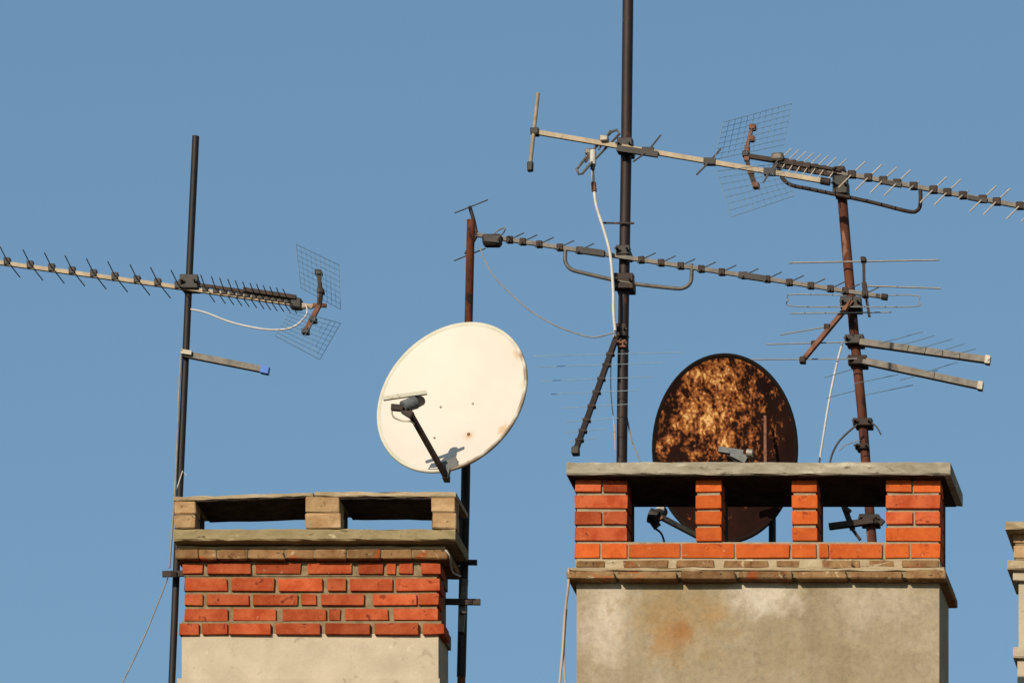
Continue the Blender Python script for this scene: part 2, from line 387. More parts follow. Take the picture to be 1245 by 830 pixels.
# inner flue floor, dark
mb = MB(); pbox(mb, 762, 1077, 677.5, 680.5, .115, D - .01, 0); mb.build('flue_floor', 'soot_and_shade', chR)
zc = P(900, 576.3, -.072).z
mb = MB(); mb.box((P(693, 0, 0).x, -.062, zc - .004), (P(1150, 0, 0).x, D + .029, zc + .005)); mb.build('shade_soffit', 'soot_and_shade', chR)  # near-black sheet added to paint the shade under the cap
# cap
rough_slab(chR, 'cap_slab', 688.5, 1155.5, 561.3, 576.3, -.072, D + .035, 'slab', n=30)

# ------------------------------------------------------------------ left-hand chimney
bL = P(378, LOW, .12)
chL = thing('chimney', bL, 'left chimney of red bricks over a pale cream shaft with tan stone slots on top', 'chimney', 'chimneys along the roof')
DL = .26
mb = MB(); pbox(mb, 221, 533, 770, 824, .0, DL - .01, 0); mb.build('shaft', 'cream', chL)
mb = MB(); pbox(mb, 215.5, 534.5, 824, LOW, -.014, DL, 0); mb.build('lower_shaft', 'cream', chL)
r1 = [(222, 246), (252.5, 304), (311, 365), (374, 427), (436, 465), (470.5, 480), (485.5, 501), (512.5, 535)]
r2 = [(225, 275.5), (282, 332.5), (339, 391.5), (398.5, 420), (426, 476), (481.5, 534)]
r3 = [(225, 246), (251.5, 302), (308, 361), (366.5, 384), (390.5, 442), (454, 505.5), (509, 532.5)]
r4 = [(225, 276), (283.5, 335), (344.5, 396), (401, 413), (420, 471), (479, 531.5)]
r5 = [(218.5, 241), (246, 276), (278.5, 328), (335.5, 388), (396, 449), (455.5, 508), (514.5, 539)]
for row, t, u, y0 in \
        ((r1, 684.5, 696.3, -.006), (r2, 703, 717.3, -.002), (r3, 721.8, 734.4, .0), (r4, 740, 753.3, -.002), (r5, 757.3, 770, -.020)):
    for a, b in row:
        brick(chL, a, b, t + random.uniform(-.4, .4), u + random.uniform(-.4, .4), y0, .11, 'brick')
    # side bricks
    for (xa, xb) in ((row[-1][1] - 9, row[-1][1] + .3), (row[0][0] - .3, row[0][0] + 9)):
        brick(chL, xa, xb, t, u, .122, DL - .006, 'brick')
mb = MB(); pbox(mb, 226, 531, 681, 757, .013, DL - .012, 0); pbox(mb, 221, 536.5, 754.5, 770.5, .002, DL - .008, 0)
pbox(mb, 224, 533, 680, 700, .008, DL - .010, 0)
mb.build('mortar_joints', 'mortar', chL)
xs = [213.5, 240, 243, 262, 266, 300, 304, 345, 349, 380, 384, 420, 424, 462, 466, 500, 503, 544]
for a, b in zip(xs[::2], xs[1::2]):
    brick(chL, a - .6, b + .9, 667.3 + random.uniform(-.3, .3), 678.6, -.045, DL + .01, 'brick_worn', 'cornice_brick', .004, .0025)
mb = MB(); pbox(mb, 215, 543, 667.6, 677.8, -.037, DL + .006, 0); mb.build('cornice_mortar', 'mortar', chL)
rough_slab(chL, 'cornice_lip', 217, 541, 663.5, 667.0, -.034, DL + .004, 'slab_tan', n=20, ch=.003)
mb = MB(); pbox(mb, 228, 527, 655, 665, .03, DL - .03, 0); mb.build('neck', 'soot_and_shade', chL)
# slots: lower slab, weathered blocks, two upper slabs
T0, T1 = -.105, .215
rough_slab(chL, 'lower_slab', 210.5, 553.5, 642.6, 656.2, T0, T1, 'slab_grey', n=26)
for (a, b, t) in ((211.5, 238, 608.3), (371.5, 413, 603.3), (524.5, 553, 603.3)):
    h = (642.2 - t); h1 = t + h*.50
    brick(chL, a, b, t, h1 - 1.0, T0 + .003, .0, 'brick_pale', 'block_brick', .004, .0035)
    brick(chL, a + random.uniform(-.8, 1.2), b + random.uniform(-1.0, 1.0), h1 + .6, 642.0, T0 + .002, .0, 'brick_pale', 'block_brick', .004, .0035)
    mb = MB(); pbox(mb, a + 1.6, b - 1.6, t + .5, 642.2, T0 + .012, .008, 0); mb.build('block_mortar', 'mortar', chL)
    mb = MB(); pbox(mb, a + .6, b - .6, t + .3, 642.2, .004, T1 - .006, 0); mb.build('block_core', 'soot_and_shade', chL)
rough_slab(chL, 'shade_soffit', 238.5, 371.2, 602.6, 605.3, T0 + .008, T1 - .006, 'soot_and_shade', dy=(4.6, .2), n=8, ch=.002)  # near-black sheets added below the upper slabs, painting in their shade
rough_slab(chL, 'shade_soffit', 413.3, 523.8, 602.6, 605.3, T0 + .008, T1 - .006, 'soot_and_shade', dy=(1.0, 1.0), n=8, ch=.002)
rough_slab(chL, 'upper_slab', 210.8, 380.5, 598.5, 603.2, T0, T1, 'slab_tan', dy=(5.0, -.6), n=14, ch=.004)
rough_slab(chL, 'upper_slab', 382.3, 554, 596.8, 602.6, T0, T1, 'slab_tan', dy=(.3, .9), n=14, ch=.004)

# ------------------------------------------------------------------ third chimney at the right edge
YT = 1.6
bT = P(1370, LOW, YT + .2)
chT = thing('chimney', bT, 'narrow sliver of a pale chimney with stepped mouldings at the right edge', 'chimney', 'chimneys along the roof')
rough_slab(chT, 'cap_slab', 1222, 1520, 633, 642.5, YT - .08, YT + .34, 'slab_tan', n=12)
for i, (t, u) in enumerate(((647, 659), (663, 677))):
    for a in range(1233, 1500, 62): brick(chT, a + (0 if i else 0), a + 27 + 30*(a > 1240)*1.0, t, u, YT, YT + .12, 'brick_pale')
mb = MB(); pbox(mb, 1234.5, 1507, 640, 681, YT + .008, YT + .28, 0); mb.build('neck_mortar', 'mortar', chT)
rough_slab(chT, 'middle_slab', 1224.5, 1518, 680.5, 691.5, YT - .06, YT + .33, 'slab_tan', n=12)
rough_slab(chT, 'moulding', 1231.5, 1511, 692.5, 705, YT - .03, YT + .29, 'cream', n=12)
mb = MB(); pbox(mb, 1238.5, 1505, 700, 787, YT, YT + .27, 0); mb.build('shaft', 'cream', chT)
rough_slab(chT, 'string_course', 1231.5, 1511, 785.5, 799, YT - .03, YT + .29, 'cream', n=12)
mb = MB(); pbox(mb, 1237, 1507, 797, LOW, YT, YT + .27, 0); mb.build('lower_shaft', 'cream', chT)

# ------------------------------------------------------------------ masts
def mast(name, pix, y, r, m, label, group='antenna masts'):
    pts = [P(a, b, y) for a, b in pix]
    t = thing(name, pts[-1], label, 'mast', group)
    mb = MB(); mb.tube(pts, r, 0, 12); mb.build('pole', m, t)
    return t
def clampbox(parent, px, py, y, w=12, h=14, d=.06, m='black', name='clamp', u=True):
    """two jaws and a pair of bolts round a mast"""
    c = P(px, py, y); mb = MB(); hw, hh = PX(w)/2, PX(h)/2
    mb.chamfer((c.x - hw, y - d/2, c.z - hh), (c.x + hw, y - d*.1, c.z + hh), .003)
    mb.chamfer((c.x - hw*.9, y + d*.1, c.z - hh*.8), (c.x + hw*.9, y + d/2, c.z + hh*.8), .003)
    for s in (-1, 1):
        mb.tube([(c.x + s*hw*.75, y - d*.8, c.z), (c.x + s*hw*.75, y + d*.75, c.z)], .0035, 0, 6)
        mb.tube([(c.x + s*hw*.75, y - d*.62, c.z), (c.x + s*hw*.75, y - d*.5, c.z)], .008, 0, 6)
        mb.bar((c.x + s*hw*.75 - .013, y - d*.7, c.z + .006*s), (c.x + s*hw*.75 + .013, y - d*.7, c.z - .006*s), .004, .010)
    return mb.build(name, m, parent)
Y1 = .13
m1 = mast('mast', [(238, 166), (229, 360), (218.3, 600), (208.5, 840), (206, 1480)], Y1, PX(4.3), 'mast_dark', 'dark mast beside the left chimney carrying the long thin antenna with mesh reflector')
mb = MB(); mb.bar(P(197.5, 697.5, .05), P(232, 696.5, .05), .012, .03); mb.bar(P(211, 697.5, .03), P(211, 697.5, .19), .03, .028); mb.build('wall_bracket', 'iron', m1)
mb = MB(); mb.tube([P(214, 597, Y1 - .02), P(222, 572, Y1 - .02), P(227, 578, Y1 - .02)], .0025); mb.build('wire_tie', 'white_cable', m1)
Y2 = .30
m2 = mast('mast', [(572.6, 268), (569.5, 400), (565.5, 620), (560.5, 845), (556, 1480)], Y2, PX(5.0), 'rust_red', 'rusty red-brown mast that stands behind the cream satellite dish')
mb = MB(); mb.tube([P(568.8, 425, Y2), P(565.5, 620, Y2), P(560.8, 822, Y2)], PX(5.6), 0, 12); mb.build('dark_sleeve', 'mast_dark', m2)
for (x0, x1, yy, h) in ((538, 584, 731, .03), (532, 580, 683, .026)):
    mb = MB(); mb.bar(P(x0, yy, .235), P(x1, yy + .5, .235), .014, h); mb.bar(P(572, yy, .22), P(572, yy, .38), .018, h*.8); mb.build('wall_bracket', 'iron', m2)
mb = MB(); mb.bar(P(548, 672, .22), P(556, 692, .22), .02, .03); mb.build('brace_plate', 'iron', m2)
mb = MB(); mb.bar(P(565.5, 704, Y2 - .035), P(560.5, 768, Y2 - .035), .03, .022); mb.build('cable_channel', 'alu_grey', m2)
mb = MB(); mb.bar(P(567.0, 744, Y2 - .055), P(560.0, 744.6, Y2 - .055), .02, .012); mb.build('cable_tie', 'black', m2)
Y3 = 1.30
m3 = mast('mast', [(764.2, -60), (761.5, 180), (757.5, 420), (756, 560), (753, 1480)], Y3, PX(6.8), 'mast', 'tallest dark brown mast, running out of the top of the photo above the wide chimney')
clampbox(m3, 757, 404, Y3, 13, 16, .09, 'iron'); clampbox(m3, 757.5, 421, Y3, 11, 9, .09, 'brown')
mb = MB(); mb.bar(P(733, 271, Y3 - .04), P(771, 271.5, Y3 - .04), .008, .008); mb.build('cross_pin', 'iron', m3)
Y4 = 1.50
m4 = mast('mast', [(1022, 216), (1029, 300), (1038, 400), (1048, 500), (1052.5, 560), (1060, 655), (1122, 1480)], Y4, PX(6.1), 'mast_rust', 'leaning rusty mast on the right behind the wide chimney')
clampbox(m4, 1050, 516, Y4, 24, 9, .10, 'iron'); clampbox(m4, 1049, 545, Y4, 17, 6, .08, 'iron')
clampbox(m4, 1058, 634, Y4, 26, 12, .10, 'iron')
mb = MB(); mb.bar(P(1008, 640, Y4 - .05), P(1062, 633, Y4 - .05), .03, .03); mb.build('stay_bar', 'iron', m4)
mb = MB(); mb.bar(P(1024, 610, Y4 - .06), P(1037, 644, Y4 - .02), .022, .022); mb.bar(P(1026, 616, Y4 - .06), P(1034, 622, Y4 - .06), .02, .02); mb.bar(P(1034, 640, Y4 - .03), P(1046, 656, Y4 - .03), .016, .016); mb.build('stay_arm', 'iron', m4)
mb = MB(); mb.bar(P(1064, 628, Y4 - .05), P(1074, 636, Y4 - .05), .02, .03); mb.build('bolt_plate', 'iron', m4)

# ------------------------------------------------------------------ antennas
def grid_panel(parent, c, y, n, m, wire=.0010, name='reflector_panel', mm='wire'):
    """wire mesh panel; c: four photo pixels in order, y: depth of each"""
    q = [P(a, b, d) for (a, b), d in zip(c, y)]
    L = lambda s, t: (q[0]*(1-s) + q[1]*s)*(1-t) + (q[3]*(1-s) + q[2]*s)*t
    mb = MB()
    for i in range(n+1): mb.tube([L(i/n, j/4) for j in range(5)], wire if 0 < i < n else wire*1.4, 0, 4, False)
    for j in range(m+1): mb.tube([L(i/4, j/m) for i in range(5)], wire if 0 < j < m else wire*1.4, 0, 4, False)
    return mb.build(name, mm, parent)
def rod(mb, a, ya, b, yb, r, mi=0, n=6): mb.tube([P(*a, ya), P(*b, yb)], r, mi, n)
def director(parent, bx, by, y, v0, v1, r=.003, blk=(7, 8), m='alu_grey', hm='black', name='director', yy=(.16, -.16)):
    """one cross rod through its clip on the boom; v0, v1: photo offsets of its ends"""
    mb = MB(); mb.tube([P(bx + v0[0], by + v0[1], y + yy[0]), P(bx, by, y), P(bx + v1[0], by + v1[1], y + yy[1])], r, 0, 6)
    if blk:
        c = P(bx, by + .5, y); w, h = PX(blk[0])/2, PX(blk[1])/2
        mb.chamfer((c.x - w, y - .014, c.z - h), (c.x + w, y + .014, c.z + h), .0025, 1, .0005)
    return mb.build(name, [m, hm], parent)

# A1: left antenna, long boom with a V-shaped mesh reflector
base = P(232, 346, Y1)
A1 = thing('tv_antenna', base, 'long thin antenna on the left dark mast with many cross rods and mesh reflector', 'antenna', 'rooftop television antennas')
yb = Y1 - .035
def bl(x): return 316.5 + (x - 0)*(348.5 - 316.5)/232 if x < 232 else 348.5 + (x - 232)*(368 - 348.5)/(372 - 232)
mb = MB(); mb.bar(P(-40, bl(-40) + 3, yb), P(232, bl(232) + 3, yb), .017, .020); mb.bar(P(231, bl(232) + 3, yb), P(380, 373, yb), .018, .019); mb.build('boom', 'alu_beige', A1)
for x in [-18, 9, 37, 63, 88, 114, 140, 167, 192, 217]:
    director(A1, x, bl(x), yb, (-9, -18), (15, 19), .0031, (8, 9), 'iron', 'black', yy=(-.21, .20))
for i, x in enumerate([250, 263, 273, 283, 292, 301, 310, 318, 326, 334, 342, 350]):
    director(A1, x, bl(x), yb, (-6, -17 + i*.3), (11, 16), .0028, (7, 8), 'iron', 'black', yy=(-.18, .18))
mb = MB(); mb.bar(P(236, 345.5, yb - .012), P(352, 362, yb - .012), .012, .016); mb.bar(P(296, 352, yb - .02), P(360, 361.5, yb - .02), .02, .020); mb.build('balancing_bar', 'iron', A1)
mb = MB(); mb.chamfer(tuple(P(352, 374, yb - .02)), tuple(P(366, 361, yb - .02) + Vector((0, .045, 0))), .006); mb.build('dipole_box', 'black', A1)
mb = MB(); mb.tube([P(364, 374, yb), P(381, 371.5, yb)], .012, 0, 8); mb.build('boom_end', 'alu_beige', A1)
clampbox(A1, 232, 346, Y1 - .01, 22, 17, .10, 'black', 'mast_clamp')
mb = MB(); mb.bar(P(387.5, 332, yb), P(389.5, 352, yb), .02, .022); mb.bar(P(389.5, 352, yb), P(388.5, 371, yb), .022, .024); mb.build('reflector_arm', 'iron', A1)
mb = MB(); mb.bar(P(388.5, 370, yb), P(372, 402, yb), .02, .022); mb.build('reflector_arm', 'brown', A1)
for (x, y_) in ((387.5, 332), (390, 354), (381, 389), (371.5, 403)):
    c = P(x, y_, yb); mb = MB(); mb.chamfer((c.x-.018, yb-.02, c.z-.014), (c.x+.018, yb+.02, c.z+.014), .004); mb.build('arm_clip', 'black', A1)
mb = MB(); mb.bar(P(380, 371, yb), P(397, 371.5, yb), .014, .018); mb.build('reflector_hub', 'brown', A1)
grid_panel(A1, [(360, 297), (412, 322), (414, 376), (366, 350)], (-.22, .25, .30, -.1), 9, 8)
grid_panel(A1, [(354, 376), (414, 393), (389, 437), (334, 408)], (-.15, .28, .25, -.22), 10, 8)
cable('cable', [(232, 376), (250, 380), (282, 392), (320, 400), (347, 400), (362, 394), (373, 381), (372, 370)], yb - .02, .0048, 'white_cable', '', parent=A1)
# short square arm with a blue end
base = P(227, 431, Y1)
sa = thing('stub_arm', base, 'short grey square tube with a blue end cap on the left mast', 'bracket arm')
mb = MB(); mb.bar(P(222, 430, yb), P(318, 449, yb), .028, .030); mb.build('tube', 'alu_grey', sa)
mb = MB(); mb.bar(P(317.5, 449, yb), P(327, 451, yb), .034, .037); mb.build('end_cap', 'blue', sa)
mb = MB(); mb.bar(P(220, 427, Y1 - .06), P(233, 429, Y1 - .06), .012, .022); mb.bar(P(226, 428, Y1 - .06), P(226, 428, Y1 + .04), .05, .02); mb.build('clamp', 'alu', sa)
cable('cable', [(220, 432), (217.5, 480), (214.5, 560), (211, 620), (207.5, 668), (206, 690)], Y1 - .03, .0055, 'grey_cable', 'pale grey cable strapped down the left dark mast')
cable('cable', [(204, 702, .1), (190, 738, .05), (170, 786, 0), (146, 836, -.05), (120, 900, -.1)], 0, .0035, 'grey_cable', 'thin grey wire slanting down and left from the left mast bracket')

# A2: middle antenna between the red-brown mast and the tall mast
ya = Y3 - .06
A2 = thing('tv_antenna', P(759, 310, Y3), 'long antenna crossing the tall mast below, held by a curved tube under its boom', 'antenna', 'rooftop television antennas')
def b2(x): return 286 + (x - 583)*(361 - 286)/(1075 - 583)
mb = MB(); mb.bar(P(580, b2(580), ya), P(1078, b2(1078), ya), .016, .020); mb.build('boom', 'alu_grey', A2)
mb = MB(); mb.tube([P(1072, b2(1072), ya), P(1079, b2(1079), ya)], .018, 0, 8); mb.build('boom_cap', 'iron', A2)
for x in (620, 636, 656, 681, 705, 780, 804, 828, 853, 878, 905, 933, 960, 986, 1010, 1028, 1052):
    director(A2, x, b2(x) - .5, ya, (-5, 4), (17, -8), .003, (8, 8), 'alu_grey', 'iron', yy=(-.09, .10))
mb = MB(); mb.bar(P(703, b2(703) - .5, ya - .01), P(735, b2(735) - .5, ya - .01), .02, .032); mb.build('boom_joint', 'black', A2)
mb = MB(); mb.bar(P(898, b2(898), ya - .01), P(932, b2(932), ya - .01), .018, .030); mb.build('boom_joint', 'black', A2)
a = P(586, 297, ya - .03); b = P(609, 284, ya - .03)
mb = MB(); mb.chamfer((a.x, ya - .04, a.z), (b.x, ya + .03, b.z), .01); mb.build('dipole_box', 'black', A2)
mb = MB(); mb.tube(curve([P(604, 290, ya - .05), P(612, 283, ya - .12), P(614, 277, ya - .15), P(606, 280, ya + .1), P(598, 287, ya + .04)]), .0035); mb.build('dipole', 'alu', A2)
# end reflector at the mast top
mb = MB(); mb.tube([P(571, 251, ya), P(576, 268, ya), P(580, 287, ya)], .010, 0, 8); mb.tube([P(580, 286, ya), P(566, 309, ya)], .009, 0, 8); mb.build('reflector_stem', 'iron', A2)
mb = MB(); rod(mb, (553, 259), ya - .12, (593, 243), ya + .12, .0035); mb.build('reflector_rod', 'alu_grey', A2)
mb = MB(); rod(mb, (552, 317), ya - .12, (590, 302), ya + .12, .0035); mb.build('reflector_rod', 'alu_grey', A2)
# curved support tube
mb = MB(); mb.tube(curve([P(687.5, 304, ya), P(687.5, 318, ya), P(694, 327, ya), P(710, 332, ya), P(762, 343.5, ya), P(815, 350, ya), P(831, 350, ya), P(839.5, 343, ya), P(841, 330, ya), P(840.5, 321, ya)]), .0105, 0, 8)
mb.build('support_tube', 'alu_grey', A2)
clampbox(A2, 759.5, 309, Y3 - .01, 17, 12, .13, 'black', 'mast_clamp'); clampbox(A2, 760, 346, Y3 - .01, 25, 19, .12, 'iron', 'mast_clamp')
cable('cable', [(584, 302), (590, 318), (602, 338), (622, 358), (645, 378), (672, 394), (700, 405), (722, 410), (740, 406), (752, 404)], ya - .03, .0038, 'grey_cable', 'grey cable sagging from the middle antenna to the tall mast')

# A3: upper antenna on the tall mast with few wide-spaced rods
yc = Y3 - .07
A3 = thing('tv_antenna', P(761, 181, Y3), 'upper beige antenna on the tall mast with five widely spaced rods', 'antenna', 'rooftop television antennas')
def b3(x): return 160.5 + (x - 650)*(221 - 160.5)/(1005 - 650)
mb = MB(); mb.bar(P(648, b3(648), yc), P(1003, b3(1003), yc), .017, .024); mb.build('boom', 'alu_beige', A3)
mb = MB(); mb.tube([P(998, b3(998), yc), P(1009, b3(1009), yc)], .020, 0, 8); mb.build('boom_cap', 'iron', A3)
mb = MB(); rod(mb, (654, 114), yc + .1, (644, 206), yc - .1, .0105, 0, 8); c = P(650, 160.5, yc); mb.chamfer((c.x-.02, yc-.02, c.z-.018), (c.x+.024, yc+.025, c.z+.018), .004, 1); c = P(644.5, 203, yc-.1); mb.chamfer((c.x-.014, yc-.115, c.z-.024), (c.x+.016, yc-.085, c.z+.026), .004, 1); mb.build('reflector', ['alu_beige', 'black'], A3)
mb = MB(); loop = [P(721, 196, yc - .06), P(708, 211, yc - .15), P(704, 212, yc - .16), P(701, 206, yc - .16), P(716, 187, yc - .03), P(744, 160, yc + .15), P(750, 158, yc + .17), P(753, 163, yc + .16), P(724, 193, yc - .05)]
mb.tube(loop, .0066, 0, 8); rod(mb, (712, 197), yc - .08, (733, 166), yc + .09, .006); rod(mb, (728, 182), yc, (742, 159), yc + .1, .005)
for q_ in ((717, 186), (735, 170)):
    c = P(*q_, yc); mb.chamfer((c.x-.022, yc-.03, c.z-.014), (c.x+.022, yc+.02, c.z+.014), .004); mb.build('folded_dipole', 'alu', A3)
mb = MB(); mb.tube([P(721, 184, yc - .03), P(720.5, 201, yc - .06)], .017, 0, 8); mb.tube([P(720.5, 201, yc - .06), P(720.5, 206, yc - .06)], .012, 1, 8); mb.build('junction', ['lnb_pale', 'black'], A3)
for (x, a, b) in ((788, (15, -19), (-18, 13)), (863, (13, -15), (-16, 16)), (936, (10, -14), (-8, 13))):
    director(A3, x, b3(x) - .5, yc, b, a, .0048, (15, 9), 'alu_grey', 'black', yy=(-.1, .1))
mb = MB(); mb.bar(P(750, 180.5, yc - .016), P(800, 188, yc - .016), .018, .030); mb.build('boom_sleeve', 'black', A3)
clampbox(A3, 761.5, 181, Y3 - .01, 19, 18, .12, 'black', 'mast_clamp')
cable('cable', [(720.5, 205), (722, 225), (725, 250), (735, 282), (742, 310), (745.5, 350), (746, 380), (748, 402)], yc - .04, .0085, 'white_cable', 'thick white cable hanging from the upper beige antenna beside the tall mast')
mb = MB(); mb.tube([P(721.5, 222, yc - .04), P(722.5, 233, yc - .04)], .0135, 0, 8)
tag(mb.build('cable_plug', 'brown', None, P(722, 228, yc - .04)), 'small brown plug joining the white cable below the upper beige antenna', 'plug')
cable('cable', [(746.5, 402), (743, 440), (743, 480), (747, 520), (748, 548)], Y3 - .06, .003, 'tan_cable', 'thin tan cable down the front of the tall mast near its foot')
cable('cable', [(761, 500), (768, 535), (778, 562), (784, 600)], Y3 + .02, .0045, 'grey_cable', 'thin grey cable slanting away right of the tall mast foot')

# A4: top right antenna
yd = Y4 - .06
A4 = thing('tv_antenna', P(1023, 215, Y4), 'top right antenna on the rusty leaning mast with beige rods and square mesh reflector', 'antenna', 'rooftop television antennas')
def b4(x): return 193 + (x - 930)*(250.5 - 193)/(1238 - 930)
mb = MB(); mb.bar(P(925, b4(925), yd), P(1275, b4(1275), yd), .018, .022); mb.build('boom', 'alu_grey', A4)
mb = MB(); mb.bar(P(930, b4(930) - 1, yd - .014), P(1022, b4(1022) - 3, yd - .014), .016, .014); mb.bar(P(940, b4(940) + 5.5, yd - .01), P(1012, b4(1012) + 4.5, yd - .01), .016, .020); mb.bar(P(925, b4(925), yd - .02), P(985, b4(985) - 1, yd - .02), .018, .022); mb.build('boom_brace', 'iron', A4)
mb = MB(); mb.bar(P(905, 189, yd), P(940, 195, yd), .022, .022); mb.build('boom_end', 'iron', A4)
c = P(945, 192, yd - .02); mb = MB(); mb.chamfer((c.x-.03, yd-.05, c.z-.022), (c.x+.035, yd+.02, c.z+.022), .008); mb.build('dipole_box', 'alu_grey', A4)
for i, x in enumerate([947, 956, 965, 974, 983, 992, 1002, 1014]):
    director(A4, x, b4(x) - 1, yd, (-10, 15), (15, -14), .0029, (7, 8), 'rod_beige', 'iron', yy=(-.12, .12))
for i, x in enumerate([1036, 1056, 1074, 1091, 1111, 1135, 1152, 1171, 1195, 1212, 1240, 1258]):
    up, lo = (16, -15), (-16, 16)
    if x in (1111, 1171): up, lo = (6, -5), (-5, 4)
    director(A4, x, b4(x) - 1, yd, lo, up, .0036, (10, 9), 'rod_beige', 'iron', yy=(-.13, .13))
mb = MB(); mb.bar(P(1072, b4(1072) + 1.5, yd - .01), P(1096, b4(1096) + 1.5, yd - .01), .018, .022); mb.bar(P(1177, b4(1177) + 1, yd - .01), P(1200, b4(1200) + 1, yd - .01), .018, .022); mb.build('boom_joint', 'black', A4)
mb = MB(); mb.bar(P(914.5, 154, yd), P(908.5, 178, yd), .018, .020); mb.bar(P(908.5, 178, yd), P(908, 196, yd), .026, .030); mb.build('reflector_arm', 'brown', A4)
mb = MB(); mb.bar(P(908, 194, yd), P(912, 210, yd), .02, .022); mb.bar(P(912, 209, yd), P(919, 228, yd), .022, .026); mb.build('reflector_arm', 'iron', A4)
for (x, y_) in ((915, 155), (914, 169), (907, 188), (913, 209), (919, 226)):
    c = P(x, y_, yd); mb = MB(); mb.chamfer((c.x-.018, yd-.02, c.z-.015), (c.x+.018, yd+.02, c.z+.015), .004); mb.build('arm_clip', 'brown' if y_ != 188 else 'black', A4)
grid_panel(A4, [(879, 149), (962, 126), (953, 176), (869, 194)], (-.30, .30, .22, -.34), 11, 7)
grid_panel(A4, [(872, 208), (948, 199), (966, 238), (889, 264)], (-.34, .22, .30, -.30), 11, 7)
mb = MB(); mb.tube(curve([P(946, 203, yd), P(951, 216, yd), P(962, 225, yd), P(985, 230, yd), P(1023, 238, yd), P(1060, 246, yd), P(1104, 257, yd), P(1115, 256, yd), P(1119, 248, yd), P(1119, 230, yd)]), .0105, 0, 8); mb.build('support_tube', 'iron', A4)
clampbox(A4, 1023, 229, Y4 - .01, 19, 22, .12, 'black', 'mast_clamp'); clampbox(A4, 1022, 212, Y4 - .01, 14, 12, .1, 'iron', 'mast_clamp')

# A5: dark strut antenna with faint level rods (tall mast foot)
A5 = thing('tv_antenna', P(748, 412, Y3), 'antenna with dark slanting boom and faint level rods at the foot of the tall mast', 'antenna', 'rooftop television antennas')
y5 = lambda y_: Y3 - .05 - (y_ - 412)*.0022
x5 = lambda y_: 749 - (y_ - 412)*(49/136.)
mb = MB(); mb.bar(P(749.5, 410, y5(410)), P(700.5, 546, y5(546)), .022, .026, up=(1, 0, 0)); mb.build('boom', 'mast', A5)
c = P(700, 548, y5(548)); mb = MB(); mb.chamfer((c.x-.02, c.y-.02, c.z-.022), (c.x+.02, c.y+.02, c.z+.022), .004); mb.build('boom_cap', 'black', A5)
for y_, a, b in ((431, 648, 830), (444, 653, 806), (461, 658, 794), (477, 670, 779), (494, 683, 768), (511, 685, 752), (524, 687, 738), (535, 690, 728)):
    mb = MB(); xc = x5(y_); rod(mb, (a, y_ + 2), y5(y_), (b, y_ - 3), y5(y_), .0016)
    cc = P(xc, y_, y5(y_)); mb.chamfer((cc.x-.02, cc.y-.018, cc.z-.008), (cc.x+.02, cc.y+.018, cc.z+.008), .002, 1); mb.build('director', ['wire', 'iron'], A5)

# A6: lower right antenna on the rusty mast, level rods and rectangular dipole
A6 = thing('tv_antenna', P(1035, 371, Y4), 'antenna with level rods and rectangular loop halfway up the rusty leaning mast', 'antenna', 'rooftop television antennas')
y6 = Y4 - .07
mb = MB(); mb.bar(P(1036, 366, y6), P(976, 438, y6 - .12), .020, .022, up=(1, 0, 0)); mb.build('boom', 'brown', A6)
c = P(976, 438, y6 - .12); mb = MB(); mb.chamfer((c.x-.016, c.y-.02, c.z-.016), (c.x+.016, c.y+.02, c.z+.016), .004); mb.build('boom_cap', 'iron', A6)
mb = MB(); mb.bar(P(1050, 313, y6), P(1050.5, 345, y6), .014, .015); mb.bar(P(1050.5, 344, y6), P(1053, 362, y6), .026, .026); mb.bar(P(1053, 361, y6), P(1057, 385, y6), .014, .015); mb.build('reflector_post', 'iron', A6)
for a, b, k in (((959, 319.5), (1142, 316), .0045), ((1050, 347.5), (1144, 350.5), .0045)):
    mb = MB(); rod(mb, a, y6, b, y6, k); mb.build('reflector_rod', 'thin', A6)
c = P(1050, 316, y6); mb = MB(); mb.chamfer((c.x-.014, c.y-.02, c.z-.014), (c.x+.014, c.y+.02, c.z+.014), .004); mb.build('rod_clip', 'iron', A6)
mb = MB(); mb.tube(curve([P(1030, 359, y6), P(963, 358, y6), P(958.5, 364, y6), P(963, 372, y6), P(1035, 373, y6 - .01), P(1112, 372.5, y6), P(1116.5, 366, y6), P(1112, 359, y6), P(1050, 359.5, y6)], 5), .0031, 0, 6); mb.build('folded_dipole', 'thin', A6)
for a, b in (((962, 381), (1084, 379.5)), ((948, 407), (1003, 397.5)), ((931, 418.5), (1030, 416)), ((860, 437.5), (1042, 436))):
    mb = MB(); rod(mb, a, y6 - .05, b, y6 - .05, .0033); mb.build('director', 'thin', A6)
for x, y_ in ((1006, 398), (990, 418)):
    c = P(x, y_, y6 - .05); mb = MB(); mb.chamfer((c.x-.016, c.y-.02, c.z-.014), (c.x+.016, c.y+.02, c.z+.014), .004); mb.build('rod_clip', 'iron', A6)
clampbox(A6, 1036, 372, Y4 - .01, 26, 15, .12, 'black', 'mast_clamp')
